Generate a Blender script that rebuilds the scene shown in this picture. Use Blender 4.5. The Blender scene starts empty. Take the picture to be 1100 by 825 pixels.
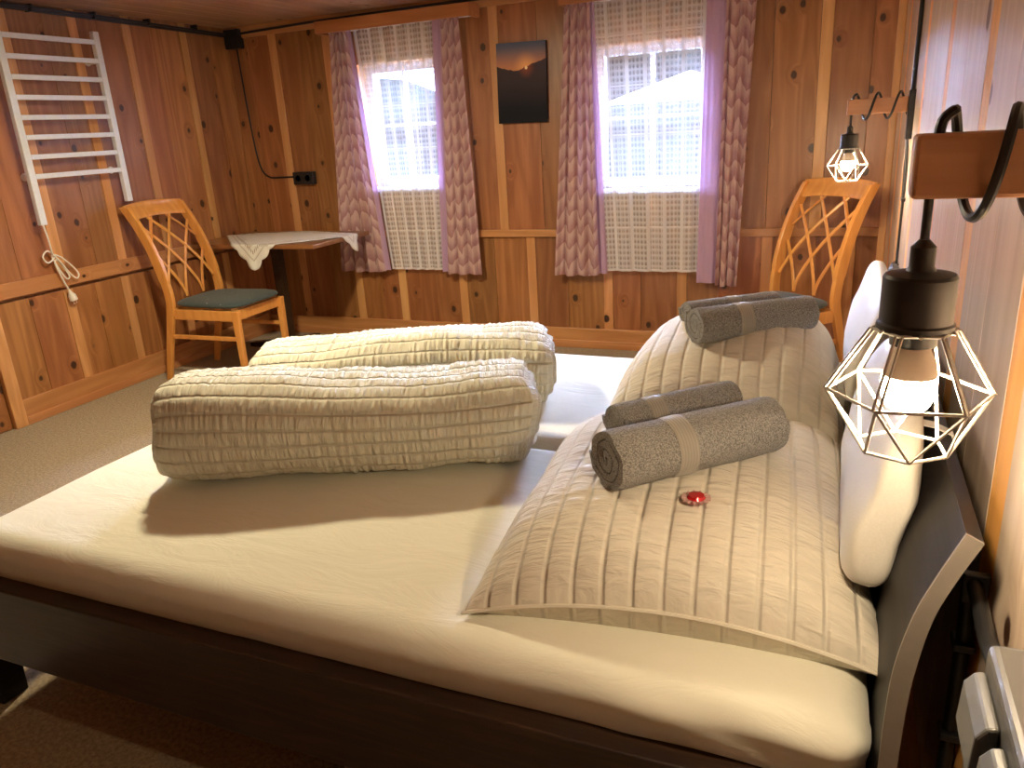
import bpy, bmesh, math, random
from mathutils import Vector, Matrix, noise
S = bpy.context.scene
COL = S.collection
PI = math.pi
random.seed(7)

# ------------------------------------------------------------------ camera
FPX = 823.6
YAW, PITCH, ROLL = math.radians(23.65), math.radians(18.40), math.radians(3.457)
def cam_matrix():
    cy, sy, cp, sp = math.cos(YAW), math.sin(YAW), math.cos(PITCH), math.sin(PITCH)
    f = Vector((-sy*cp, cy*cp, -sp)); r = Vector((cy, sy, 0)); d = f.cross(r)
    c, s = math.cos(ROLL), math.sin(ROLL)
    r2 = c*r + s*d; d2 = -s*r + c*d
    m = Matrix((r2, -d2, -f)).transposed().to_4x4()
    m.translation = Vector((0, 0, 1.35))
    return m
cd = bpy.data.cameras.new('camera'); cam = bpy.data.objects.new('camera', cd); COL.objects.link(cam)
cd.sensor_width = 36; cd.lens = FPX/1100*36; cd.clip_start = .02; cd.clip_end = 200
cam.matrix_world = cam_matrix(); S.camera = cam

# ------------------------------------------------------------------ exposure, sky, lights
S.view_settings.view_transform = 'Standard'; S.view_settings.look = 'None'
S.view_settings.gamma = 1; S.view_settings.use_curve_mapping = False
S.view_settings.exposure = 0.55
W = bpy.data.worlds.new('sky'); S.world = W; W.use_nodes = True
bg = W.node_tree.nodes['Background']; bg.inputs[0].default_value = (.60, .68, 1, 1); bg.inputs[1].default_value = 24.0
S.cycles.max_bounces = 10; S.cycles.transparent_max_bounces = 16; S.cycles.diffuse_bounces = 5
S.cycles.sample_clamp_indirect = 6
CEIL_W = 40
BULB_NEAR, BULB_FAR = 420.0, 420.0
def area_light(name, loc, rot, sx, sy, power, colour, portal=False, disk=False):
    l = bpy.data.lights.new(name, 'AREA'); l.energy = power; l.color = colour
    l.shape = 'DISK' if disk else 'RECTANGLE'; l.size = sx
    if not disk: l.size_y = sy
    if portal: l.cycles.is_portal = True
    o = bpy.data.objects.new(name, l); COL.objects.link(o); o.location = loc; o.rotation_euler = rot
    return o
# bright hazy winter sun behind thin cloud: a very wide, soft source in front of the windows
sn = bpy.data.lights.new('hazy_sun', 'SUN'); sn.energy = 185; sn.angle = math.radians(60); sn.color = (.56, .68, 1)
so_ = bpy.data.objects.new('hazy_sun', sn); COL.objects.link(so_)
so_.rotation_euler = Vector((.34, -.84, -.42)).to_track_quat('-Z', 'Y').to_euler()
LAMP_X, LAMP_Y = -2.15, 2.35
area_light('ceiling_lamp_light', (LAMP_X, LAMP_Y, 1.985), (0, 0, 0), .16, .16, CEIL_W, (1, .85, .55), disk=True)
area_light('window_portal', (-2.655, 4.78, 1.41), (PI/2, 0, 0), .62, .84, 0, (1, 1, 1), portal=True)
area_light('window_portal', (-1.045, 4.78, 1.37), (PI/2, 0, 0), .70, .84, 0, (1, 1, 1), portal=True)

# ------------------------------------------------------------------ node helpers
class NT:
    def __init__(s, name):
        s.m = bpy.data.materials.new(name); s.m.use_nodes = True
        s.t = s.m.node_tree; s.t.nodes.clear()
        s.out = s.t.nodes.new('ShaderNodeOutputMaterial')
    def n(s, kind, **kw):
        nd = s.t.nodes.new(kind)
        for k, v in kw.items(): setattr(nd, k, v)
        return nd
    def put(s, sock, v):
        if hasattr(v, 'is_output'): s.t.links.new(v, sock)
        elif v is not None:
            if sock.type == 'RGBA' and len(v) == 3: v = (*v, 1)
            sock.default_value = v
    def ma(s, op, a, b=None, c=None):
        nd = s.n('ShaderNodeMath', operation=op); s.put(nd.inputs[0], a)
        if b is not None: s.put(nd.inputs[1], b)
        if c is not None: s.put(nd.inputs[2], c)
        return nd.outputs[0]
    def vm(s, op, a, b=None):
        nd = s.n('ShaderNodeVectorMath', operation=op); s.put(nd.inputs[0], a)
        if b is not None:
            s.put(nd.inputs[3] if op == 'SCALE' else nd.inputs[1], b)
        return nd.outputs[0]
    def sep(s, v):
        nd = s.n('ShaderNodeSeparateXYZ'); s.put(nd.inputs[0], v); return nd.outputs
    def comb(s, x, y, z):
        nd = s.n('ShaderNodeCombineXYZ'); s.put(nd.inputs[0], x); s.put(nd.inputs[1], y); s.put(nd.inputs[2], z); return nd.outputs[0]
    def noise(s, vec, scale=5., detail=2., rough=.5, dist=0.):
        nd = s.n('ShaderNodeTexNoise'); s.put(nd.inputs['Vector'], vec); nd.inputs['Scale'].default_value = scale
        nd.inputs['Detail'].default_value = detail; nd.inputs['Roughness'].default_value = rough; nd.inputs['Distortion'].default_value = dist
        return nd.outputs[0]
    def ss(s, v, lo, hi, a=0., b=1.):
        nd = s.n('ShaderNodeMapRange', interpolation_type='SMOOTHSTEP'); s.put(nd.inputs[0], v)
        nd.inputs[1].default_value = lo; nd.inputs[2].default_value = hi; nd.inputs[3].default_value = a; nd.inputs[4].default_value = b
        return nd.outputs[0]
    def mix(s, f, a, b, blend='MIX'):
        nd = s.n('ShaderNodeMix', data_type='RGBA', blend_type=blend)
        s.put(nd.inputs[0], f); s.put(nd.inputs[6], a); s.put(nd.inputs[7], b); return nd.outputs[2]
    def obj(s): return s.n('ShaderNodeTexCoord').outputs['Object']
    def uv(s): return s.n('ShaderNodeTexCoord').outputs['UV']
    def rnd(s): return s.n('ShaderNodeNewGeometry').outputs['Random Per Island']
    def bump(s, h, strength, dist=.01):
        nd = s.n('ShaderNodeBump'); s.put(nd.inputs['Height'], h); nd.inputs['Strength'].default_value = strength
        nd.inputs['Distance'].default_value = dist; return nd.outputs[0]
    def bsdf(s, col, rough=.5, metal=0., coat=0., coat_r=.1, normal=None, spec=.5, sheen=0., link=True):
        p = s.n('ShaderNodeBsdfPrincipled')
        s.put(p.inputs['Base Color'], col); s.put(p.inputs['Roughness'], rough); s.put(p.inputs['Metallic'], metal)
        p.inputs['Coat Weight'].default_value = coat; p.inputs['Coat Roughness'].default_value = coat_r
        p.inputs['Specular IOR Level'].default_value = spec; p.inputs['Sheen Weight'].default_value = sheen
        if normal is not None: s.put(p.inputs['Normal'], normal)
        if link: s.t.links.new(p.outputs[0], s.out.inputs[0])
        return p
    def surf(s, sh): s.t.links.new(sh, s.out.inputs[0])

def plain(name, col, rough=.5, metal=0., coat=0., spec=.5, grain=.0, scale=60.):
    t = NT(name); nm = None; c = col
    nz = t.noise(t.obj(), scale, 3.)
    c = t.mix(nz, tuple(x*.9 for x in col), tuple(min(1, x*1.08) for x in col))
    if grain: nm = t.bump(nz, grain, .003)
    t.bsdf(c, rough, metal, coat, .1, nm, spec); return t.m

def wood(name, light, dark, axis=2, knots=.5, rough=.4, coat=.3, coat_r=.25, gs=16., tint=.35, kscale=4.2, knotcol=(.05, .018, .008), spec=.5):
    t = NT(name)
    r = t.rnd(); p = t.vm('ADD', t.obj(), t.comb(t.ma('MULTIPLY', r, 13.7), t.ma('MULTIPLY', r, 7.3), t.ma('MULTIPLY', r, 29.1)))
    sq = [1, 1, 1]; sq[axis] = .62
    vo = t.n('ShaderNodeTexVoronoi', feature='F1', voronoi_dimensions='2D'); px_ = t.sep(p)
    ac = t.ma('ADD', px_[(axis+1) % 3], px_[(axis+2) % 3]); t.put(vo.inputs['Vector'], t.comb(ac, t.ma('MULTIPLY', px_[axis], .75), 0.)); vo.inputs['Scale'].default_value = kscale
    D = vo.outputs['Distance']; rc = t.sep(vo.outputs['Color'])[0]
    has = t.ss(rc, 1-knots, 1-knots+.03)
    wob = t.ma('ADD', D, t.ma('MULTIPLY', t.noise(p, 60., 2.), .03))
    kr = t.ma('MULTIPLY', t.sep(vo.outputs['Color'])[1], .06)
    knot = t.ma('MULTIPLY', t.ss(t.ma('ADD', wob, kr), .085, .115, 1, 0), has)
    halo = t.ma('MULTIPLY', t.ss(D, .05, .22, 1, 0), has)
    st = [1, 1, 1]; st[axis] = .09
    g = t.vm('MULTIPLY', p, tuple(st))
    g = t.vm('ADD', g, t.comb(t.ma('MULTIPLY', halo, .05), t.ma('MULTIPLY', halo, .05), 0.))
    n1 = t.noise(g, gs, 4., .6, .4); n2 = t.noise(g, gs*.32, 2., .5, .2)
    rings = t.ma('PINGPONG', t.ma('MULTIPLY', n2, 9.), .5)
    f = t.ma('ADD', t.ma('MULTIPLY', n1, .75), t.ma('MULTIPLY', rings, .5))
    c = t.mix(t.ss(f, .25, .9), dark, light)
    fine = t.noise(t.vm('MULTIPLY', p, tuple(.03 if i == axis else 1. for i in range(3))), 160., 2.)
    c = t.mix(t.ma('MULTIPLY', fine, .3), c, dark)
    c = t.mix(t.ma('MULTIPLY', halo, .5), c, dark)
    c = t.mix(knot, c, knotcol)
    hs = t.n('ShaderNodeHueSaturation'); t.put(hs.inputs['Color'], c)
    t.put(hs.inputs['Value'], t.ma('ADD', t.ma('MULTIPLY', r, tint), 1-tint/2))
    t.put(hs.inputs['Hue'], t.ma('ADD', t.ma('MULTIPLY', t.ma('FRACT', t.ma('MULTIPLY', r, 17.)), .016), .492))
    t.bsdf(hs.outputs[0], rough, 0, coat, coat_r, t.bump(t.ma('ADD', n1, fine), .06, .004), spec); return t.m

M = {}
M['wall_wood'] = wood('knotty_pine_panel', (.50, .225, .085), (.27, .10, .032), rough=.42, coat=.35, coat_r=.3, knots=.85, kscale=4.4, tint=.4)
M['strip_wood'] = wood('pine_batten', (.76, .42, .19), (.56, .27, .10), rough=.4, coat=.3, knots=.15)
M['right_wood'] = wood('glare_pine_panel', (.78, .64, .51), (.56, .42, .32), rough=.36, coat=1., coat_r=.26, knots=.4, kscale=3.4, tint=.15)  # base colour whitened to carry the window glare on the lacquered pine
M['right_strip'] = wood('orange_batten', (.74, .38, .10), (.56, .25, .06), rough=.6, coat=.0, knots=.1)
M['rail_wood'] = wood('pine_rail', (.64, .33, .14), (.45, .2, .07), axis=0, rough=.4, coat=.3, knots=.3)
M['rail_wood_y'] = wood('pine_rail_long', (.64, .33, .14), (.44, .19, .07), axis=1, rough=.4, coat=.3, knots=.3)
M['ceil_wood'] = wood('ceiling_board', (.66, .40, .24), (.46, .25, .13), axis=1, rough=.35, coat=.9, coat_r=.2, knots=.3)
M['pelmet_wood'] = wood('pelmet_board', (.55, .24, .09), (.38, .14, .045), axis=0, rough=.45, coat=.2, knots=.2)
M['chair_wood'] = wood('beech', (.85, .42, .12), (.68, .29, .07), rough=.3, coat=.5, coat_r=.15, knots=0, tint=.08)
M['table_wood'] = wood('brown_table', (.34, .15, .055), (.2, .075, .025), axis=0, rough=.3, coat=.5, coat_r=.12, knots=0, tint=.08)
M['beam_wood'] = wood('lamp_beam', (.66, .36, .2), (.5, .24, .12), axis=0, rough=.5, coat=0, knots=.0, tint=.05)
M['bed_wood'] = wood('wenge', (.022, .016, .014), (.010, .008, .008), axis=1, rough=.5, coat=.0, knots=0, gs=40, tint=.1, spec=.15)
M['bed_rail_wood'] = wood('dark_oak', (.055, .026, .013), (.018, .009, .006), axis=0, rough=.4, coat=.2, knots=0, gs=40, tint=.1)
M['bed_edge'] = plain('edge_veneer', (.20, .175, .15), .35, .25)
M['black'] = plain('black_plastic', (.012, .012, .013), .4)
M['blackmetal'] = plain('black_metal', (.015, .015, .016), .35, .3)
M['grey_plastic'] = plain('grey_plastic', (.042, .040, .036), .45)
M['grey_plastic_l'] = plain('light_grey_plastic', (.055, .054, .05), .45)
M['white_metal'] = plain('white_enamel', (.76, .81, .90), .3, 0, .3)
M['white_plastic'] = plain('white_plastic', (.82, .80, .75), .4)
M['cage'] = plain('cage_wire', (.40, .37, .33), .35, .25)
M['cap'] = plain('porcelain', (.75, .62, .5), .4)
M['white_paint'] = plain('white_paint', (.75, .77, .80), .4, 0, .2)
M['steel'] = plain('steel', (.6, .6, .6), .3, 1.)
M['ivory'] = plain('cushion_leather', (.72, .69, .63), .5, 0, 0, .4, .1, 300)

def carpet():
    t = NT('carpet'); p = t.obj(); n = t.noise(p, 420., 2., .7); n2 = t.noise(p, 90., 3.)
    c = t.mix(t.ss(t.ma('ADD', t.ma('MULTIPLY', n, .6), t.ma('MULTIPLY', n2, .4)), .35, .65), (.16, .105, .05), (.50, .38, .22))
    t.bsdf(c, .95, 0, 0, .1, t.bump(n, .8, .006), .1, .3); return t.m
M['carpet'] = carpet()

def sheet():
    t = NT('jersey_sheet'); p = t.obj()
    a = t.noise(t.vm('MULTIPLY', p, (1.2, 3., 2.)), 4., 4., .6, .8); b = t.noise(p, 500., 1.)
    t.bsdf((.80, .785, .67), .85, 0, 0, .1, t.bump(t.ma('ADD', t.ma('MULTIPLY', a, 1.), t.ma('MULTIPLY', b, .03)), .22, .02), .2, .2); return t.m
M['sheet'] = sheet()

def seersucker(name, col, band=.055, strength=.55):
    # u (metres) runs along the bands, v across them
    t = NT(name); u, v, _ = t.sep(t.uv())
    fv = t.ma('FRACT', t.ma('DIVIDE', v, band)); cell = t.ma('FLOOR', t.ma('DIVIDE', v, band))
    seam = t.ma('ABSOLUTE', t.ma('SUBTRACT', fv, .5))           # .5 at the seam
    g = t.noise(t.comb(t.ma('MULTIPLY', u, 1.), t.ma('MULTIPLY', v, .16), t.ma('MULTIPLY', cell, 3.1)), 95., 3., .55, .5)
    g2 = t.noise(t.comb(u, t.ma('MULTIPLY', v, .3), cell), 34., 2.)
    puck = t.ma('ADD', t.ma('MULTIPLY', g, 1.1), t.ma('MULTIPLY', g2, .7))
    flat = t.ss(seam, .36, .49, 1, .45)
    h = t.ma('ADD', t.ma('MULTIPLY', puck, flat), t.ma('MULTIPLY', t.ss(seam, .2, .5, 1, 0), .07))
    wv = t.noise(t.comb(u, v, 0.), 900., 1.)
    c = t.mix(t.ss(g, .3, .7), tuple(x*.90 for x in col), col)
    t.bsdf(c, .85, 0, 0, .1, t.bump(t.ma('ADD', h, t.ma('MULTIPLY', wv, .03)), strength, .009), .2, .15); return t.m
M['duvet_cloth'] = seersucker('duvet_seersucker', (.73, .71, .585), .05, 1.)
M['pillow_cloth'] = seersucker('pillow_seersucker', (.76, .71, .61), .052, .75)

def terry(name, col):
    t = NT(name); p = t.obj(); n = t.noise(p, 330., 3., .8); n2 = t.noise(p, 120., 2.)
    c = t.mix(t.ss(n, .38, .62), tuple(x*.35 for x in col), tuple(x*1.5 for x in col))
    t.bsdf(c, 1, 0, 0, .1, t.bump(t.ma('ADD', n, t.ma('MULTIPLY', n2, .6)), 1., .006), .1, .5); return t.m
M['terry'] = terry('grey_terry', (.30, .285, .26))
def bandmat():
    t = NT('towel_border'); x = t.sep(t.obj())[0]
    s = t.ma('PINGPONG', t.ma('MULTIPLY', x, 160.), .5)
    t.bsdf(t.mix(s, (.30, .28, .245), (.44, .41, .36)), .8, 0, 0, .1, t.bump(s, .4, .003), .2, .3); return t.m
M['towel_band'] = bandmat()

def seatcloth():
    t = NT('speckled_seat_cloth'); vo = t.n('ShaderNodeTexVoronoi'); t.put(vo.inputs['Vector'], t.obj()); vo.inputs['Scale'].default_value = 26.
    vo.inputs['Randomness'].default_value = .75
    d = t.ss(vo.outputs['Distance'], .085, .12, 1, 0); n = t.noise(t.obj(), 300., 2.)
    c = t.mix(d, t.mix(n, (.03, .045, .048), (.075, .10, .10)), (.45, .47, .46))
    t.bsdf(c, .8, 0, 0, .1, t.bump(n, .3, .003), .2, .2); return t.m
M['seat_cloth'] = seatcloth()

def drape():
    t = NT('chevron_drape'); u, v, _ = t.sep(t.uv())
    zz = t.ma('MULTIPLY', t.ma('PINGPONG', u, .06), 1.0)
    ph = t.ma('ADD', t.ma('DIVIDE', t.ma('SUBTRACT', v, zz), .10), t.ma('MULTIPLY', t.noise(t.comb(u, v, 0.), 9., 2.), 1.1))
    f = t.ma('FRACT', ph); n = t.noise(t.comb(u, v, 0.), 60., 3.)
    k = t.ss(t.ma('ADD', f, t.ma('MULTIPLY', n, .35)), .15, 1.1)
    c = t.mix(k, (.40, .22, .23), (.62, .44, .43))
    d = t.n('ShaderNodeBsdfDiffuse'); t.put(d.inputs[0], c)
    tr = t.n('ShaderNodeBsdfTranslucent'); t.put(tr.inputs[0], t.mix(.5, c, (.62, .30, .60)))
    mx = t.n('ShaderNodeMixShader'); mx.inputs[0].default_value = .07
    t.t.links.new(d.outputs[0], mx.inputs[1]); t.t.links.new(tr.outputs[0], mx.inputs[2]); t.surf(mx.outputs[0]); return t.m
M['drape'] = drape()
def lining():
    t = NT('lilac_lining'); n = t.noise(t.obj(), 200., 2.)
    d = t.n('ShaderNodeBsdfDiffuse'); t.put(d.inputs[0], t.mix(n, (.50, .33, .52), (.60, .42, .60)))
    tr = t.n('ShaderNodeBsdfTranslucent'); tr.inputs[0].default_value = (.66, .42, .74, 1)
    mx = t.n('ShaderNodeMixShader'); mx.inputs[0].default_value = .10
    t.t.links.new(d.outputs[0], mx.inputs[1]); t.t.links.new(tr.outputs[0], mx.inputs[2]); t.surf(mx.outputs[0]); return t.m
M['lining'] = lining()

def lace():
    t = NT('net_lace'); u, v, _ = t.sep(t.uv())
    cu, cv = .032, .032
    lx = t.ma('SUBTRACT', t.ma('FRACT', t.ma('DIVIDE', u, cu)), .5)
    ly = t.ma('SUBTRACT', t.ma('FRACT', t.ma('DIVIDE', v, cv)), .5)
    r = t.ma('SQRT', t.ma('ADD', t.ma('MULTIPLY', lx, lx), t.ma('MULTIPLY', ly, ly)))
    hole = t.ma('MULTIPLY', t.ss(r, .30, .42, 1, 0), t.ss(t.ma('ABSOLUTE', t.ma('SUBTRACT', r, .22)), .03, .09, .45, 1.))
    hole = t.ma('MULTIPLY', hole, t.ss(ly, -.1, .15, 1., .8))
    # plain vertical stripes and cross bands of denser cloth
    s1 = t.ma('ABSOLUTE', t.ma('SUBTRACT', t.ma('FRACT', t.ma('DIVIDE', u, .145)), .5))
    stripe = t.ss(s1, .38, .42)
    th = t.ss(t.ma('ABSOLUTE', t.ma('SUBTRACT', t.ma('FRACT', t.ma('DIVIDE', u, .0725)), .5)), .465, .48)
    b1 = t.ma('MULTIPLY', t.ss(t.ma('ABSOLUTE', t.ma('SUBTRACT', t.ma('FRACT', t.ma('DIVIDE', v, .26)), .5)), .475, .485), 1.)
    hem = t.ss(v, .012, .02, 1, 0)
    solid = t.ma('MAXIMUM', t.ma('MAXIMUM', stripe, t.ma('MULTIPLY', th, .8)), t.ma('MAXIMUM', b1, hem))
    a = t.ma('ADD', .66, t.ma('MULTIPLY', hole, -.42))
    a = t.ma('MAXIMUM', a, t.ma('MULTIPLY', solid, .80))
    d = t.n('ShaderNodeBsdfDiffuse'); d.inputs[0].default_value = (.86, .86, .92, 1)
    tr = t.n('ShaderNodeBsdfTranslucent'); tr.inputs[0].default_value = (.86, .86, .92, 1)
    mx = t.n('ShaderNodeMixShader'); mx.inputs[0].default_value = .03
    t.t.links.new(d.outputs[0], mx.inputs[1]); t.t.links.new(tr.outputs[0], mx.inputs[2])
    tp = t.n('ShaderNodeBsdfTransparent'); m2 = t.n('ShaderNodeMixShader'); t.put(m2.inputs[0], a)
    t.t.links.new(tp.outputs[0], m2.inputs[1]); t.t.links.new(mx.outputs[0], m2.inputs[2]); t.surf(m2.outputs[0]); return t.m
M['lace'] = lace()

def glass():
    t = NT('window_glass'); tp = t.n('ShaderNodeBsdfTransparent'); tp.inputs[0].default_value = (.96, .98, 1, 1)
    g = t.n('ShaderNodeBsdfGlossy'); g.inputs['Roughness'].default_value = .02
    fr = t.n('ShaderNodeFresnel'); fr.inputs[0].default_value = 1.45
    m = t.n('ShaderNodeMixShader'); t.put(m.inputs[0], t.ma('MULTIPLY', fr.outputs[0], .6))
    t.t.links.new(tp.outputs[0], m.inputs[1]); t.t.links.new(g.outputs[0], m.inputs[2]); t.surf(m.outputs[0]); return t.m
M['glass'] = glass()
def emit(name, col, st):
    t = NT(name); e = t.n('ShaderNodeEmission'); e.inputs[0].default_value = (*col, 1); e.inputs[1].default_value = st
    t.surf(e.outputs[0]); return t.m
M['bulb'] = emit('lit_bulb', (1, .78, .50), BULB_NEAR)
M['lamp_glass'] = emit('lit_ceiling_glass', (1, .8, .5), 4)

def doily():
    t = NT('embroidered_linen'); u, v, _ = t.sep(t.uv())
    e = t.ma('MINIMUM', t.ma('MINIMUM', u, t.ma('SUBTRACT', 1., u)), t.ma('MINIMUM', v, t.ma('SUBTRACT', 1., v)))
    line = t.ma('MULTIPLY', t.ss(t.ma('ABSOLUTE', t.ma('SUBTRACT', e, .10)), .008, .014, 1, 0),
                t.ss(t.ma('SINE', t.ma('MULTIPLY', t.ma('ADD', u, v), 260.)), -.2, .2))
    l2 = t.ss(t.ma('ABSOLUTE', t.ma('SUBTRACT', e, .055)), .004, .008, 1, 0)
    vo = t.n('ShaderNodeTexVoronoi'); t.put(vo.inputs['Vector'], t.comb(u, v, 0.)); vo.inputs['Scale'].default_value = 7.
    fl = t.ma('MULTIPLY', t.ss(t.ma('ABSOLUTE', t.ma('SUBTRACT', vo.outputs['Distance'], .22)), .03, .06, 1, 0), t.ss(e, .13, .2, 1, 0))
    k = t.ma('MAXIMUM', t.ma('MAXIMUM', line, t.ma('MULTIPLY', l2, .5)), t.ma('MULTIPLY', fl, .5))
    c = t.mix(k, (.80, .79, .76), (.38, .32, .26))
    t.bsdf(c, .85, 0, 0, .1, t.bump(t.noise(t.obj(), 40., 3.), .3, .006), .2); return t.m
M['doily'] = doily()

def sunset():
    t = NT('sunset_print'); u, v, _ = t.sep(t.uv())
    r1 = t.ma('ADD', .60, t.ma('MULTIPLY', t.ma('ABSOLUTE', t.ma('SUBTRACT', u, .35)), .22))
    ridge = t.ma('ADD', r1, t.ma('MULTIPLY', t.noise(t.comb(u, 0., 0.), 5., 4.), .09))
    land = t.ss(t.ma('SUBTRACT', ridge, v), -.004, .006)
    sky = t.mix(t.ss(v, .62, 1.), (.62, .27, .13), (.10, .13, .20))
    dx = t.ma('SUBTRACT', u, .60); dy = t.ma('SUBTRACT', v, .685)
    d = t.ma('SQRT', t.ma('ADD', t.ma('MULTIPLY', dx, dx), t.ma('MULTIPLY', t.ma('MULTIPLY', dy, dy), 1.7)))
    sky = t.mix(t.ss(d, 0., .3, .8, 0), sky, (.95, .5, .2))
    lnd = t.mix(t.ss(v, .1, .66), (.012, .013, .018), (.06, .045, .05))
    lnd = t.mix(t.ss(d, .0, .2, .5, 0), lnd, (.45, .12, .06))
    c = t.mix(land, sky, lnd); c = t.mix(t.ss(d, .02, .035, 1, 0), c, (1, .8, .45))
    t.bsdf(c, .7, spec=.15); return t.m
M['sunset'] = sunset()
M['snow'] = plain('snow', (.0125, .0165, .016), .9, spec=0, grain=.3, scale=3)
M['plaster'] = plain('pale_plaster', (.05, .066, .060), .9, spec=0)
M['roof_slate'] = plain('roof_slate', (.010, .0145, .0145), .8, spec=0)
M['far_wood'] = plain('weathered_wood', (.036, .048, .048), .8, spec=0)
M['fir'] = plain('fir_needles', (.02, .03, .026), .9, spec=0)
M['red_foil'] = plain('red_foil', (.55, .01, .015), .25, .3, .5)
M['clear_foil'] = plain('clear_wrap', (.55, .35, .33), .2, 0, .5)
M['screw'] = M['steel']

# ------------------------------------------------------------------ mesh helpers
class MB:
    def __init__(s): s.bm = bmesh.new(); s.uvl = None
    def box(s, x0, x1, y0, y1, z0, z1, m=None):
        vs = [Vector((x, y, z)) for x in (x0, x1) for y in (y0, y1) for z in (z0, z1)]
        if m is not None: vs = [m @ v for v in vs]
        v = [s.bm.verts.new(p) for p in vs]
        for f in ((0, 1, 3, 2), (4, 6, 7, 5), (0, 4, 5, 1), (2, 3, 7, 6), (0, 2, 6, 4), (1, 5, 7, 3)):
            s.bm.faces.new([v[i] for i in f])
        return s
    def cbox(s, c, sx, sy, sz, m=None):
        return s.box(c[0]-sx/2, c[0]+sx/2, c[1]-sy/2, c[1]+sy/2, c[2]-sz/2, c[2]+sz/2, m)
    def prism(s, prof, a0, a1, plane='xz', m=None):
        # prof: 2D outline; extruded along the remaining axis
        def P(p, a):
            v = Vector((p[0], a, p[1])) if plane == 'xz' else Vector((p[0], p[1], a)) if plane == 'xy' else Vector((a, p[0], p[1]))
            return m @ v if m is not None else v
        A = [s.bm.verts.new(P(p, a0)) for p in prof]; B = [s.bm.verts.new(P(p, a1)) for p in prof]
        n = len(prof)
        s.bm.faces.new(A); s.bm.faces.new(B[::-1])
        for i in range(n): s.bm.faces.new((A[i], B[i], B[(i+1) % n], A[(i+1) % n]))
        return s
    def tube(s, pts, r, n=10, closed=False, cap=True, rs=None, ry=None):
        pts = [Vector(p) for p in pts]; N = len(pts); rings = []
        up = None
        for i, p in enumerate(pts):
            a = pts[(i-1) % N] if (closed or i > 0) else p; b = pts[(i+1) % N] if (closed or i < N-1) else p
            t = (b-a)
            t = t.normalized() if t.length > 1e-9 else Vector((0, 0, 1))
            if up is None:
                up = Vector((0, 0, 1)) if abs(t.z) < .9 else Vector((1, 0, 0))
            side = t.cross(up)
            if side.length < 1e-6: side = t.orthogonal()
            side.normalize(); up = side.cross(t).normalized()
            rr = rs[i] if rs else r; r2 = (ry if ry else rr)
            rings.append([s.bm.verts.new(p + side*math.cos(2*PI*k/n)*rr + up*math.sin(2*PI*k/n)*r2) for k in range(n)])
        for i in range(N if closed else N-1):
            A, B = rings[i], rings[(i+1) % N]
            for k in range(n): s.bm.faces.new((A[k], A[(k+1) % n], B[(k+1) % n], B[k]))
        if cap and not closed: s.bm.faces.new(rings[0][::-1]); s.bm.faces.new(rings[-1])
        return s
    def lathe(s, prof, c=(0, 0, 0), n=24, m=None):
        rings = []
        for r, z in prof:
            ring = []
            for k in range(n):
                p = Vector((c[0]+r*math.cos(2*PI*k/n), c[1]+r*math.sin(2*PI*k/n), c[2]+z))
                ring.append(s.bm.verts.new(m @ p if m is not None else p))
            rings.append(ring)
        for A, B in zip(rings, rings[1:]):
            for k in range(n): s.bm.faces.new((A[k], A[(k+1) % n], B[(k+1) % n], B[k]))
        s.bm.faces.new(rings[0][::-1]); s.bm.faces.new(rings[-1]); return s
    def grid(s, fn, nu, nv, uvfn=None, closeu=False):
        if uvfn and s.uvl is None: s.uvl = s.bm.loops.layers.uv.new('UVMap')
        V = [[s.bm.verts.new(fn(i/nu, j/nv)) for j in range(nv+1)] for i in range(nu if closeu else nu+1)]
        for i in range(nu):
            for j in range(nv):
                i2 = (i+1) % len(V) if closeu else i+1
                f = s.bm.faces.new((V[i][j], V[i2][j], V[i2][j+1], V[i][j+1]))
                if uvfn:
                    for l, (a, b) in zip(f.loops, ((i, j), (i+1, j), (i+1, j+1), (i, j+1))): l[s.uvl].uv = uvfn(a/nu, b/nv)
        return V
    def build(s, name, mat, parent=None, smooth=False, bevel=0, weld=0, recalc=True, angle=40, seg=2):
        if weld: bmesh.ops.remove_doubles(s.bm, verts=s.bm.verts, dist=weld)
        if recalc: bmesh.ops.recalc_face_normals(s.bm, faces=s.bm.faces)
        me = bpy.data.meshes.new(name); s.bm.to_mesh(me); s.bm.free()
        me.materials.append(M[mat] if isinstance(mat, str) else mat)
        if smooth:
            for p in me.polygons: p.use_smooth = True
            if angle < 180: me.set_sharp_from_angle(angle=math.radians(angle))
        o = bpy.data.objects.new(name, me); COL.objects.link(o)
        if bevel:
            b = o.modifiers.new('bevel', 'BEVEL'); b.width = bevel; b.segments = seg; b.limit_method = 'ANGLE'; b.angle_limit = math.radians(35)
        if parent: o.parent = parent
        return o
def thing(name, label, cat, loc=(0, 0, 0), rz=0, group=None):
    o = bpy.data.objects.new(name, None); COL.objects.link(o); o.location = loc; o.rotation_euler = (0, 0, rz)
    o.empty_display_size = .1
    return tag(o, label, cat, group)
def tag(o, label, cat, group=None):
    o['label'] = label; o['category'] = cat
    if group: o['group'] = group
    return o
def struct(o): o['kind'] = 'structure'; return o
def dup(root, loc=None, rz=None, label=None):
    def cp(o, par):
        c = o.copy(); COL.objects.link(c)
        if par: c.parent = par
        for ch in [q for q in allob if q.parent == o]: cp(ch, c)
        return c
    allob = list(S.objects); r = cp(root, None)
    if loc is not None: r.location = loc
    if rz is not None: r.rotation_euler = (0, 0, rz)
    if label: r['label'] = label
    return r
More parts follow.
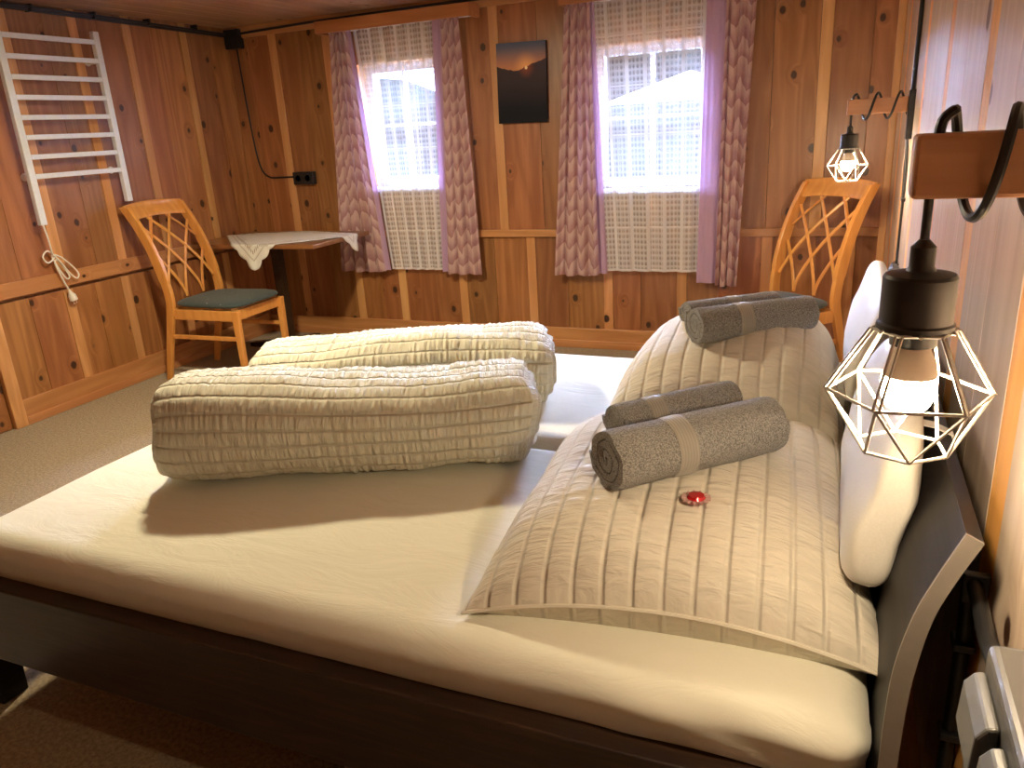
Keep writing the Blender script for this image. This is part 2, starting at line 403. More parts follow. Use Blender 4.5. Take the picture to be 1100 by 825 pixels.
def arc_pts(pts, n=6):
    # Catmull-Rom through the points
    P = [Vector(p) for p in pts]; P = [2*P[0]-P[1]] + P + [2*P[-1]-P[-2]]; out = []
    for i in range(1, len(P)-2):
        for k in range(n):
            t = k/n; a, b, c, d = P[i-1], P[i], P[i+1], P[i+2]
            out.append(.5*((2*b)+(c-a)*t+(2*a-5*b+4*c-d)*t*t+(3*b-a-3*c+d)*t**3))
    out.append(P[-2]); return out

# ------------------------------------------------------------------ the room
LX, RX, BY, FY, CZ = -3.94, .22, 4.52, -1.3, 2.10
WIN = [(-2.93, -2.38, 1.03, 1.79), (-1.37, -.72, .98, 1.76)]
struct(MB().box(LX-.15, RX+.15, FY-.15, BY+.5, -.1, 0).build('floor', 'carpet'))
c = MB(); x = LX-.1; k = 0
while x < RX+.1:
    w = .13; c.box(x+.002, x+w-.002, FY-.1, BY+.1, CZ, CZ+.02); x += w
c.box(LX-.15, RX+.15, FY-.15, BY+.4, CZ+.012, CZ+.08)
struct(c.build('ceiling', 'ceil_wood', bevel=.0015))

def panel_boards(a0, a1, add, mb_p, mb_s, rng, z0, z1, gap=.002):
    """boards of changing width with a paler narrow batten after every one or two"""
    a = a0; i = 0
    while a < a1-.02:
        w = rng.uniform(.13, .24); e = min(a+w, a1); add(mb_p, a+gap/2, e-gap/2, z0, z1, 0); a = e; i += 1
        if i % 2 == 0 and a < a1-.05:
            add(mb_s, a, min(a+.058, a1), z0, z1, 1); a += .058
# back wall
def back_add(mb, a, b, z0, z1, raised):
    dy = -.006 if raised else 0
    segs = [(a, b, z0, z1)]
    for (wx0, wx1, wz0, wz1) in WIN:
        new = []
        for (p, q, s0, s1) in segs:
            if q <= wx0 or p >= wx1 or s1 <= wz0 or s0 >= wz1: new.append((p, q, s0, s1)); continue
            if p < wx0: new.append((p, wx0, s0, s1))
            if q > wx1: new.append((wx1, q, s0, s1))
            pp, qq = max(p, wx0), min(q, wx1)
            if s0 < wz0: new.append((pp, qq, s0, wz0))
            if s1 > wz1: new.append((pp, qq, wz1, s1))
        segs = new
    for p, q, s0, s1 in segs: mb.box(p, q, BY+dy, BY+.03, s0, s1)
rng = random.Random(3); mp, ms = MB(), MB()
panel_boards(LX, RX, back_add, mp, ms, rng, .735, CZ)
panel_boards(LX, RX, back_add, mp, ms, rng, 0, .70)
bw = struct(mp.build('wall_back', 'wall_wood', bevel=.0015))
struct(ms.build('trim_1', 'strip_wood', bevel=.002))
cv = MB()   # core of the wall behind the boards, with the two openings
xs = [LX-.15, WIN[0][0], WIN[0][1], WIN[1][0], WIN[1][1], RX+.15]
for i in range(5):
    if i in (1, 3):
        w = WIN[0] if i == 1 else WIN[1]
        cv.box(xs[i], xs[i+1], BY+.03, BY+.26, -.1, w[2]); cv.box(xs[i], xs[i+1], BY+.03, BY+.26, w[3], CZ+.08)
    else: cv.box(xs[i], xs[i+1], BY+.03, BY+.26, -.1, CZ+.08)
struct(cv.build('wall_back', 'strip_wood'))
struct(MB().box(LX, RX, BY-.022, BY, .70, .745).build('trim_2', 'rail_wood', bevel=.004))
b = MB(); b.box(LX, RX, BY-.02, BY, 0, .125); b.box(LX, RX, BY-.034, BY-.02, 0, .05)
struct(b.build('baseboard_back', 'rail_wood', bevel=.004))
struct(MB().box(LX, RX, BY-.018, BY, 2.03, CZ).build('trim_3', 'rail_wood', bevel=.003))
# left wall
def left_add(mb, a, b, z0, z1, raised): mb.box(LX-.03, LX+(.006 if raised else 0), a, b, z0, z1)
rng = random.Random(12); mp, ms = MB(), MB()
panel_boards(2.50, BY, left_add, mp, ms, rng, .66, CZ)
panel_boards(2.50, BY, left_add, mp, ms, rng, 0, .645)
panel_boards(FY, 1.5, left_add, mp, ms, rng, 0, CZ)
mp.box(LX-.15, LX-.03, FY-.1, BY+.1, 0, CZ)
struct(mp.build('wall_left', 'wall_wood', bevel=.0015))
struct(ms.build('trim_4', 'strip_wood', bevel=.002))
struct(MB().box(LX, LX+.012, 2.50, BY, .665, .745).build('trim_5', 'rail_wood_y', bevel=.003))
b = MB(); b.box(LX, LX+.018, 2.50, BY-.03, 0, .135); b.box(LX+.018, LX+.03, 2.50, BY-.03, 0, .045)
struct(b.build('baseboard_left', 'rail_wood_y', bevel=.003))
dr = MB(); dr.box(LX, LX+.03, 2.43, 2.50, 0, 2.02); dr.box(LX, LX+.03, 1.5, 1.57, 0, 2.02); dr.box(LX, LX+.03, 1.5, 2.50, 2.02, CZ)
struct(dr.build('trim_6', 'strip_wood', bevel=.004))
dd = struct(MB().box(LX-.028, LX+.004, 1.573, 2.427, .004, 2.015).build('door_1', 'wall_wood', bevel=.003))
h = MB(); h.tube([(LX, 1.66, 1.02), (LX+.05, 1.66, 1.02), (LX+.055, 1.68, 1.02), (LX+.055, 1.78, 1.02)], .009)
h.build('door_handle', 'steel', dd, smooth=True)
# right wall: wide boards with window glare put into their colour, narrow orange battens set back between them
mp, ms = MB(), MB()
edges = [FY, -.75, -.15, .48, 1.10, 1.66, 2.34, 3.05, 3.62, 4.10, BY]
for a, e in zip(edges, edges[1:]):
    n = 2 if e-a > .35 else 1
    for i in range(n):
        p, q = a+.045, e-.045; w = (q-p)/n
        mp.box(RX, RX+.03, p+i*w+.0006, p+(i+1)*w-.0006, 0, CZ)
for e in edges[1:-1]: ms.box(RX+.0008, RX+.03, e-.045, e+.045, 0, CZ)
ms.box(RX+.0008, RX+.03, FY, FY+.045, 0, CZ); ms.box(RX+.0008, RX+.03, BY-.045, BY, 0, CZ)
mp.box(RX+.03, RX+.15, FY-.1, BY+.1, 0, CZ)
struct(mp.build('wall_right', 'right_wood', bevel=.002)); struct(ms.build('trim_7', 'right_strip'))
struct(MB().box(RX-.02, RX, FY, BY-.03, 0, .12).build('baseboard_right', 'rail_wood_y', bevel=.003))
struct(MB().box(RX-.035, RX, BY-.04, BY, .125, CZ).build('trim_8', 'strip_wood', bevel=.004))
# wall behind the camera
rng = random.Random(5); mp, ms = MB(), MB()
panel_boards(LX, RX, lambda mb, a, b, z0, z1, r: mb.box(a, b, FY-.03, FY+(.006 if r else 0), z0, z1), mp, ms, rng, 0, CZ)
mp.box(LX-.1, RX+.1, FY-.15, FY-.03, 0, CZ)
struct(mp.build('wall_front', 'wall_wood')); struct(ms.build('trim_9', 'strip_wood'))

# windows
for i, (x0, x1, z0, z1) in enumerate(WIN):
    f = MB(); y0, y1 = BY+.095, BY+.15; t = .05
    f.box(x0, x0+t, y0, y1, z0, z1); f.box(x1-t, x1, y0, y1, z0, z1); f.box(x0+t, x1-t, y0, y1, z0, z0+t); f.box(x0+t, x1-t, y0, y1, z1-t, z1)
    xm = (x0+x1)/2; zm = z0+(z1-z0)*.5
    f.box(xm-.009, xm+.009, y0+.006, y1-.006, z0+t, z1-t); f.box(x0+t, xm-.009, y0+.01, y1-.01, zm-.007, zm+.007); f.box(xm+.009, x1-t, y0+.01, y1-.01, zm-.007, zm+.007)
    w = struct(f.build('window_%d' % (i+1), 'white_paint', bevel=.003))
    MB().box(x0+t-.005, x1-t+.005, y0+.026, y0+.03, z0+t-.005, z1-t+.005).build('window_pane', 'glass', w)
    MB().box(x0-.02, x1+.02, BY-.03, BY+.095, z0-.03, z0).build('window_sill', 'white_paint', w, bevel=.004)

# ------------------------------------------------------------------ outside
struct(MB().box(-30, 25, BY+1.2, 60, -5.1, -5.0).build('snow_ground', 'snow'))
bl = thing('alpine_house', 'pale house with a dark timber upper floor seen through the right window', 'building', (-4.5, 17, -5.0))
MB().box(-4, 4, 0, 7, 0, 4.2).build('ground_floor', 'plaster', bl)
MB().box(-4.1, 4.1, -.1, 7.1, 4.2, 6.5).build('timber_floor', 'far_wood', bl)
MB().prism([(-5.2, 6.2), (0, 7.7), (5.2, 6.2), (5.2, 6.6), (0, 8.1), (-5.2, 6.6)], -1.2, 8, 'xz').build('roof', 'snow', bl)
for wx in (-2.8, -.8, 1.2, 3.0):
    w_ = MB().box(wx-.45, wx+.45, -.16, -.1, 5.1, 6.1).build('window', 'plaster', bl)
    MB().box(wx-.38, wx+.38, -.175, -.16, 5.17, 6.03).build('pane', 'roof_slate', w_)
q = MB(); q.box(-4.1, 4.1, -1.1, -.1, 4.3, 4.4); q.box(-4.1, 4.1, -1.12, -1.04, 5.25, 5.33)
for i in range(40): q.box(-4.1+i*.208, -4.02+i*.208, -1.1, -1.05, 4.4, 5.25)
q.build('balcony', 'far_wood', bl)
sh = thing('barn', 'barn with a snow-edged slate roof in front of the house outside', 'building', (-3.2, 11.0, -5.0))
MB().box(-2.8, 2.3, 0, 2.4, 0, 5.35).build('wall', 'plaster', sh)
MB().box(-3.0, 2.6, -.55, -.45, 5.25, 5.42).build('eaves', 'snow', sh)
MB().prism([(-.5, 5.45), (2.9, 6.45), (2.9, 6.53), (-.5, 5.53)], -3.0, 2.6, 'yz').build('roof', 'roof_slate', sh)
MB().prism([(1.6, 6.16), (2.9, 6.54), (2.9, 6.64), (1.6, 6.26)], -3.0, 2.6, 'yz').build('roof_snow', 'snow', sh)
fr = thing('fir_tree', 'small fir tree outside the right window', 'tree', (-1.75, 9.4, -5.0))
MB().lathe([(.1, 0), (.06, 6.0)], n=8).build('trunk', 'far_wood', fr)
q = MB()
for i in range(10):
    z = 1.6+i*.46; r = 1.0*(1-i/11); q.lathe([(r, z), (r*.55, z+.24), (.05, z+.66)], n=13)
q.build('foliage', 'fir', fr)
hs2 = thing('neighbouring_house', 'pale rendered house wall outside the left window', 'building', (-15.5, 20, -5.0))
MB().box(-4, 4.2, 0, 6, 0, 6.2).build('wall', 'plaster', hs2)
MB().prism([(-4.8, 6.0), (.1, 7.9), (5.0, 6.0), (5.0, 6.35), (.1, 8.3), (-4.8, 6.35)], -.8, 7, 'xz').build('roof', 'snow', hs2)
for wx in (-2.4, 0, 2.4):
    for wz in (2.2, 4.6): MB().box(wx-.4, wx+.4, -.05, .0, wz, wz+1.1).build('window', 'far_wood', hs2)

# ------------------------------------------------------------------ bed
MT = .505
BX0, BX1, B0, B1 = -1.95, .095, .955, 2.80
bed = thing('double_bed', 'dark brown wooden double bed with curved headboard against right wall', 'bed', (-.9, 1.88, 0))
bo = Vector((-.9, 1.88, 0))
def rel(mb_obj): mb_obj.location = -bo; return mb_obj
rel(MB().box(BX0-.03, BX1-.02, B0, B0+.050, .172, .387).build('side_rail', 'bed_rail_wood', bed, bevel=.004))
rel(MB().box(BX0-.03, BX1-.02, B1-.032, B1, .172, .387).build('side_rail', 'bed_rail_wood', bed, bevel=.004))
rel(MB().box(BX0-.065, BX0-.03, B0, B1, .172, .387).build('foot_rail', 'bed_wood', bed, bevel=.004))
sl = MB()
for i in range(16): sl.box(BX0+.05+i*.12, BX0+.11+i*.12, B0+.032, B1-.032, .255, .27)
rel(sl.build('slats', 'rail_wood_y', bed))
for (lx, ly) in ((BX0-.03, B0+.015), (BX0-.03, B1-.085), (BX1-.09, B0+.02), (BX1-.09, B1-.09)):
    rel(MB().prism([(lx, .0), (lx+.055, .0), (lx+.07, .2), (lx, .2)], ly, ly+.07, 'xz').build('leg', 'bed_wood', bed, bevel=.003))
front = [(.099, .18), (.099, .34), (.101, .47), (.102, .57), (.106, .648), (.121, .73), (.141, .791), (.166, .856)]
back = [(.186, .846), (.162, .787), (.143, .727), (.131, .648), (.126, .572), (.124, .47), (.122, .34), (.122, .18)]
prof = [(p.x, p.y) for p in arc_pts([(a, b, 0) for a, b in front], 5)] + [(p.x, p.y) for p in arc_pts([(a, b, 0) for a, b in back], 5)]
rel(MB().prism(prof, B0+.004, 2.83, 'xz').build('headboard', 'bed_wood', bed, smooth=True, angle=30))
rel(MB().prism(prof, B0-.001, B0+.004, 'xz').build('headboard_edge', 'bed_edge', bed, smooth=True, angle=30))

def mattress(name, y0, y1, label, tuck):
    t = MB(); x0, x1 = BX0+.02, BX1; z0 = .285; z1 = MT; R = .06
    cx, cy = (x0+x1)/2, (y0+y1)/2; hx, hy = (x1-x0)/2, (y1-y0)/2
    # parametrise as a top sheet with a rounded rim running down the sides
    def fn(u, v):
        def prof(t_, h):      # t in 0..1 -> (offset from centre, drop)
            s = (t_-.5)*2; L = h-R + R*PI/2 + (z1-z0-R)
            d = abs(s)*L; sg = 1 if s > 0 else -1
            if d < h-R: return sg*d, 0
            d -= h-R
            if d < R*PI/2: a = d/R; return sg*(h-R+R*math.sin(a)), R*(1-math.cos(a))
            return sg*h, R+(d-R*PI/2)
        px, dx = prof(u, hx); py, dy = prof(v, hy)
        # round corner
        ax, ay = abs(px)-(hx-R), abs(py)-(hy-R)
        if ax > 0 and ay > 0:
            l = math.hypot(ax, ay)
            if l > R: px = math.copysign(hx-R+ax*R/l, px); py = math.copysign(hy-R+ay*R/l, py)
        dz = max(dx, dy) if min(dx, dy) <= 0 else min(z1-z0, max(dx, dy)+min(dx, dy)*.25)
        z = z1-dz; X = cx+px; Y = cy+py
        w = noise.noise(Vector((X*2.2, Y*2.5, 1.3)))*.003
        # soft creases in the sheet
        w += .0022*max(0, noise.noise(Vector((X*3+Y*6, Y*2-X*1.5, z*8))))
        if tuck and dz > .005 and py < -hy+.1:
            # creases fanning from the near corner at the head end and a few along the side
            q = X-x1; r_ = math.exp(-((q+.18)/.22)**2)
            w += .0035*r_*math.sin((z-.42)*70 + q*22)
            w += .0018*noise.noise(Vector((X*11, z*6, 4)))*min(1, dz*20)
        n = Vector((px/hx if abs(px) > hx-R-.001 else 0, py/hy if abs(py) > hy-R-.001 else 0, 1 if dz < .04 else 0))
        if n.length > 0: n.normalize()
        if tuck and dz > R*.6 and py < -hy+.1: Y += (dz-R*.6)*.38
        return Vector((X, Y, z)) + n*w
    t.grid(fn, 150, 90)
    o = t.build(name, 'sheet', smooth=True, angle=180)
    md = o.modifiers.new('thickness', 'SOLIDIFY'); md.thickness = .004; md.offset = -1
    return tag(o, label, 'mattress', 'mattresses side by side on the bed')
mattress('mattress', B0+.014, 1.863, 'cream sheeted mattress on the near half of the bed, lit yellow', True)
mattress('mattress', 1.867, B1-.034, 'white sheeted mattress on the far half of the bed by the windows', False)

def pillow(name, cx, cy, w, d, H, rz, label, lean=0., seed=0, zb=MT):
    t = MB(); NB = 150
    def hgt(s, q):
        return max(0, (1-abs(s)**3))**.5 * max(0, (1-abs(q)**3))**.5
    def xy(s, q):
        kx = 1-.075*(1-q*q)*abs(s)**4; ky = 1-.075*(1-s*s)*abs(q)**4
        return w/2*s*kx, d/2*q*ky
    def ez(s, q): return .012 + .038*(1-abs(s*q)**2)
    def top(u, v):
        s, q = u*2-1, v*2-1; x, y = xy(s, q); f = hgt(s, q)
        fx = (x/.052) % 1.0; groove = abs(math.sin(PI*fx))**.6
        wr = noise.noise(Vector((x*22+seed, y*60, seed)))*.0034 + noise.noise(Vector((x*5+seed, y*6, 2.)))*.010
        z = ez(s, q) + (H-.02)*f + (groove-.6)*.0034*min(1, f*3) + wr*min(1, f*3) + lean*f*s
        return Vector((x, y, z))
    def bot(u, v):
        s, q = u*2-1, v*2-1; x, y = xy(s, q); f = hgt(s, q)
        e = ez(s, q); z = max(.002, e - .16*f)
        return Vector((x, y, z))
    t.grid(top, NB, NB, lambda u, v: ((v-.5)*d, (u-.5)*w+5.2)); t.grid(bot, 60, 60, lambda u, v: ((v-.5)*d, (u-.5)*w+5.2))
    # pinched corners
    o = t.build(name, 'pillow_cloth', smooth=True, angle=180, recalc=False)
    # piping seam round the edge
    for v in o.data.vertices: pass
    o.location = (cx, cy, zb-.002); o.rotation_euler = (0, 0, rz)
    hm = MB(); pts = []
    for i in range(160):
        a = i/160*4; e = int(a); f = a-e
        s, q = [(-1+2*f, -1), (1, -1+2*f), (1-2*f, 1), (-1, 1-2*f)][e]
        x, y = xy(s, q); pts.append((x*1.004, y*1.004, ez(s, q)))
    hm.tube(pts, .004, 6, closed=True)
    s_ = hm.build('piping', 'pillow_cloth', o, smooth=True)
    return tag(o, label, 'pillow', 'pillows with rolled towels')
pillow('pillow', -.262, 1.50, .71, .84, .175, math.radians(4), 'beige seersucker pillow in the foreground carrying towels and the red sweet', seed=3)
pillow('pillow', -.285, 2.36, .66, .78, .235, math.radians(2), 'beige seersucker pillow at the far side of the bed under two rolled towels', seed=9, lean=.03)

def duvet(cx, cy, ang, L, Wd, H, label, seed, bend=0.):
    t = MB(); NU, NV = 420, 120
    per = 2*(Wd+H)*.86
    def fn(u, v):
        a = v*2*PI; x = (u-.5)*L
        e = abs(u-.5)*2; endf = (max(0., 1-e**(7 if u < .5 else 14)))**.5; kk = .20 if u < .5 else .10
        ca, sa = math.cos(a), math.sin(a); n_ = 2.6
        k = (abs(ca)**n_+abs(sa)**n_)**(-1/n_)
        fr = 1-kk+kk*endf
        hh = H*(.96+.06*math.sin(u*5+seed)+.05*math.sin(u*2.2+seed*2))
        y = ca*k*Wd/2*fr; z = sa*k*hh/2*fr + hh/2
        sv = (v*per) % .05/.05; groove = abs(math.sin(PI*sv))
        nrm = Vector((0, ca, sa))
        w = (groove-.6)*.0012 + noise.noise(Vector((x*100, v*per*7, seed)))*.0062*(.4+.6*groove) + noise.noise(Vector((x*6, y*8, z*8+seed)))*.012
        xx = x
        if e > .93: xx = x - math.copysign((e-.93)*.10, x)*0
        xx += .02*noise.noise(Vector((y*9, z*9, seed)))*e**6
        p = Vector((xx, y+bend*(u-.5)**2, z)) + nrm*w
        p.z = max(.0, p.z); return p
    V = t.grid(fn, NU, NV, lambda u, v: (u*L, v*per))
    # end faces: the spiral of the folded layers, drawn in towards the centre
    for side in (0, 1):
        def ef(u, v, side=side):
            b = fn(float(side), v); c_ = Vector((b.x, 0+bend*.25, H*.48)); k = 1-u
            p = c_+(b-c_)*k; sg = 1 if side else -1
            p.x = b.x*k + sg*(L/2)*(1-k) + sg*(.022*math.sin(k*PI)+.010*math.cos(k*26+v*2*PI)*(1-k**6)) ; return p
        t.grid(ef, 26, NV, lambda u, v: (v*1.6, u*.16))
    o = t.build('duvet', 'duvet_cloth', smooth=True, angle=180, weld=.0004)
    o.location = (cx, cy, MT); o.rotation_euler = (0, 0, ang)
    return tag(o, label, 'duvet', 'rolled seersucker duvets')
duvet(-1.19, 1.62, math.radians(25), .95, .36, .275, 'cream seersucker duvet rolled up on the near half of the bed', 1.3)
duvet(-1.30, 2.10, math.radians(22), .93, .37, .238, 'cream seersucker duvet rolled up behind the nearer one, by the chair', 4.1, -.1)

# back cushions hung on the headboard
def back_cushion(y0, y1, label):
    o = thing('headboard_cushion', label, 'cushion', (.072, (y0+y1)/2, .605), group='cushions strapped to the headboard')
    hw = (y1-y0)/2; m = Matrix.Rotation(math.radians(11), 4, 'Y')
    t = MB()
    def fn(u, v):
        a = u*2*PI; b = (v-.5)*PI; cb = math.cos(b); sb = math.sin(b)
        def sp(c, n): return math.copysign(abs(c)**(2/n), c)
        ccx = sp(math.cos(a), 3)*sp(cb, 6); ccz = sp(math.sin(a), 3)*sp(cb, 6); ccy = sp(sb, 6)
        p = Vector((-.008+.040*ccx*(1-.2*ccz), hw*ccy, .148*ccz + .15)); p.x += .008*noise.noise(Vector((ccy*3, ccz*2, y0)))
        return m @ p
    t.grid(fn, 40, 30)
    t.build('cushion_body', 'ivory', o, smooth=True, angle=180, weld=.0004)
    for yy in (-hw*.55, hw*.55):
        s_ = MB(); P = [Vector((.045, yy, .285)), Vector((.072, yy+.01, .262)), Vector((.090, yy+.02, .256)), Vector((.118, yy+.02, .243)), Vector((.092, yy+.02, .18))]
        for a, b in zip(P, P[1:]):
            s_.bm.faces.new([s_.bm.verts.new(a+Vector((0, -.012, 0))), s_.bm.verts.new(a+Vector((0, .012, 0))), s_.bm.verts.new(b+Vector((0, .012, 0))), s_.bm.verts.new(b+Vector((0, -.012, 0)))])
        so = s_.build('strap', 'ivory', o, weld=.0001); md = so.modifiers.new('t', 'SOLIDIFY'); md.thickness = .003
    return o
back_cushion(1.15, 1.78, 'ivory padded cushion strapped to the headboard behind the near pillow')
back_cushion(2.02, 2.72, 'ivory padded cushion strapped to the headboard behind the far pillow')

# towels: a spiral of terry cloth
def towel(loc, ang, tilt, L, r, label, band=.38, group='rolled grey towels on the pillows', seed=0):
    o = thing('rolled_towel', label, 'towel', loc, ang, group)
    o.rotation_euler = (0, tilt, ang)
    t = MB(); turns = 3.6; th = r/(turns+.35); n = 120
    def spiral(q, off):
        a = q*turns*2*PI + 2.4+seed; rr = (.25+q*turns)*th*1.02 + off
        return rr*math.cos(a), rr*math.sin(a)*.92
    sec = [spiral(i/n, 0) for i in range(n+1)] + [spiral(i/n, -th*.86) for i in range(n, -1, -1)]
    NX = 26; rings = []
    for j in range(NX+1):
        x = -L/2+L*j/NX; e = abs(j/NX-.5)*2; ring = []
        for (y, z) in sec:
            w = 1+.03*noise.noise(Vector((x*8, y*9, z*9+seed))); 
            if e > .97: w *= .96
            ring.append(t.bm.verts.new(Vector((x+.006*noise.noise(Vector((y*30, z*30, x))), y*w, z*w+r*.93))))
        rings.append(ring)
    K = len(sec)
    for A, B in zip(rings, rings[1:]):
        for k in range(K): t.bm.faces.new((A[k], A[(k+1) % K], B[(k+1) % K], B[k]))
    for R_ in (rings[0], rings[-1]):
        for k in range(n): t.bm.faces.new((R_[k], R_[k+1], R_[K-2-k], R_[K-1-k]))
    t.build('towel_cloth', 'terry', o, smooth=True, angle=60)
    b = MB(); xb = -L/2+L*band
    def bf(u, v):
        y, z = spiral((turns-1.02+1.02*u)/turns, 0); x = xb+(v-.5)*.042
        w = (1+.03*noise.noise(Vector((x*8, y*9, z*9+seed))))*1.012+.0012/r
        return Vector((x, y*w, z*w+r*.93))
    b.grid(bf, 72, 6)
    bo_ = b.build('woven_border', 'towel_band', o, smooth=True, angle=180, weld=.0002)
    return o
towel((-.238, 1.392, .692), math.radians(45), math.radians(0), .375, .072, 'large rolled grey towel with pale border on the near pillow')
towel((-.315, 1.615, .69), math.radians(46), math.radians(0), .31, .050, 'smaller rolled grey towel on the near pillow, behind the large one', .3, seed=.1)
towel((-.215, 2.235, .735), math.radians(36), 0, .36, .066, 'large rolled grey towel with pale border on the far pillow', seed=.6)
towel((-.30, 2.43, .735), math.radians(38), 0, .31, .048, 'smaller rolled grey towel on the far pillow, behind the large one', .5, seed=.3)

# sweet
sw = thing('wrapped_sweet', 'small round sweet in red wrapper on the near pillow', 'sweet', (-.205, 1.262, .70))
MB().lathe([(.0, -.002), (.014, -.002), (.017, .003), (.014, .008), (.006, .010), (0.0001, .010)], n=20).build('sweet_body', 'red_foil', sw, smooth=True, weld=.0003)
t = MB()
def ruff(u, v):
    a = u*2*PI; rr = .015+v*.011; return Vector((rr*math.cos(a), rr*math.sin(a), .002+.0022*math.sin(a*14)*v))
t.grid(ruff, 84, 3); t.build('wrapper_frill', 'clear_foil', sw, smooth=True, angle=180, recalc=False)

# ------------------------------------------------------------------ chairs
def make_chair(label, loc, rz):
    t = thing('dining_chair', label, 'chair', loc, rz, 'beech dining chairs')
    W2 = .21
    prof = [(-.135, 0), (-.085, .2), (-.035, .38), (-.01, .50), (-.025, .62), (-.07, .78), (-.135, .92), (-.215, 1.045)]
    P = [Vector((p.x, p.y)) for p in arc_pts([(a, b, 0) for a, b in prof], 6)]
    def back_x(z):
        for a, b in zip(P, P[1:]):
            if a.y <= z <= b.y: return a.x+(b.x-a.x)*(z-a.y)/(b.y-a.y)
        return P[-1].x
    for s in (-1, 1):
        w = []
        for i, p in enumerate(P):
            z = p.y; hw = .017+.010*min(1, z/.45) + (.006 if z > .6 else 0)
            w.append((p, hw))
        outl = [(p.x+hw, p.y) for p, hw in w]+[(p.x-hw, p.y) for p, hw in w[::-1]]
        y0 = s*W2; MB().prism(outl, y0-.013, y0+.013, 'xz').build('rear_leg', 'chair_wood', t, bevel=.004)
        MB().prism([(.435, .0), (.463, .0), (.472, .445), (.428, .445)], s*(W2-.006)-.016, s*(W2-.006)+.016, 'xz').build('leg', 'chair_wood', t, bevel=.004)
        MB().box(.0, .44, s*(W2-.006)-.010, s*(W2-.006)+.010, .385, .445).build('seat_rail', 'chair_wood', t, bevel=.003)
        MB().box(-.04, .44, s*(W2-.006)-.008, s*(W2-.006)+.008, .265, .29).build('stretcher', 'chair_wood', t, bevel=.003)
    MB().box(.43, .45, -W2+.02, W2-.02, .385, .445).build('seat_rail', 'chair_wood', t, bevel=.003)
    MB().box(-.03, -.01, -W2+.013, W2-.013, .385, .445).build('seat_rail', 'chair_wood', t, bevel=.003)
    # curved top rail
    tr = MB()
    def rail(u, v):
        y = (u-.5)*2*(W2+.012); bow = -.022*(1-(y/W2)**2)
        sec = [(-.014, .972), (.016, .965), (-.012+.0, 1.03), (-.03, 1.055), (-.052, 1.045)]
        a = v*2*PI; zc = 1.01; hh = .045; th = .013
        zz = zc+hh*math.copysign(abs(math.sin(a))**.6, math.sin(a)) + .012*(1-(y/W2)**2); dx = th*math.copysign(abs(math.cos(a))**.6, math.cos(a))
        return Vector((back_x(min(1.04, zz))+dx+bow, y, zz))
    V = tr.grid(rail, 20, 24)
    for e in (0, -1): tr.bm.faces.new([v for v in (V[e][:-1] if e == 0 else V[e][:-1][::-1])])
    tr.build('top_rail', 'chair_wood', t, smooth=True, weld=.0003)
    # lattice of curved laths
    la = MB(); z0, z1 = .50, .975; w2 = W2-.02
    def lath(fy):
        pts = []
        for i in range(41):
            q = i/40; z = z0+(z1-z0)*q; y = max(-w2, min(w2, fy(q)))
            pts.append(Vector((back_x(z)-.020*(1-(y/W2)**2)*q, y, z)))
        m = MB(); 
        for a, b in zip(pts, pts[1:]): pass
        run = []
        for p_ in pts + [None]:
            if p_ is not None and abs(p_.y) < w2-.0005: run.append(p_)
            else:
                if len(run) > 2: la.tube(run, .0100, 8, ry=.0065)
                run = []
    for s in (-1, 1):
        for c0 in (-.36, -.21, -.07, .07, .21):
            # each lath sweeps across in a flat S
            lath(lambda q, s=s, c0=c0: s*(c0 + .30*(q**1.5) - .0))
    la.build('lattice', 'chair_wood', t, smooth=True)
    # padded seat
    st = MB()
    def seat(u, v):
        a = u*2*PI; b = (v-.5)*PI
        def sp(c, n): return math.copysign(abs(c)**(2/n), c)
        cb = sp(math.cos(b), 4); x = sp(math.cos(a), 5)*cb; y = sp(math.sin(a), 5)*cb; z = sp(math.sin(b), 2.2)
        wy = .215+.015*x
        return Vector((.225+.255*x, wy*y, .472+(.030 if z > 0 else .026)*z))
    st.grid(seat, 64, 24); st.build('seat', 'seat_cloth', t, smooth=True, angle=180, weld=.0003)
    return t
ch = make_chair('beech lattice-back chair beside the table at the left wall', (-3.63, 3.54, 0), math.radians(2))
dup(ch, (-.155, 4.05, 0), math.radians(228), 'beech lattice-back chair in the far right corner under the small lamp').scale = (.96, .96, .965)

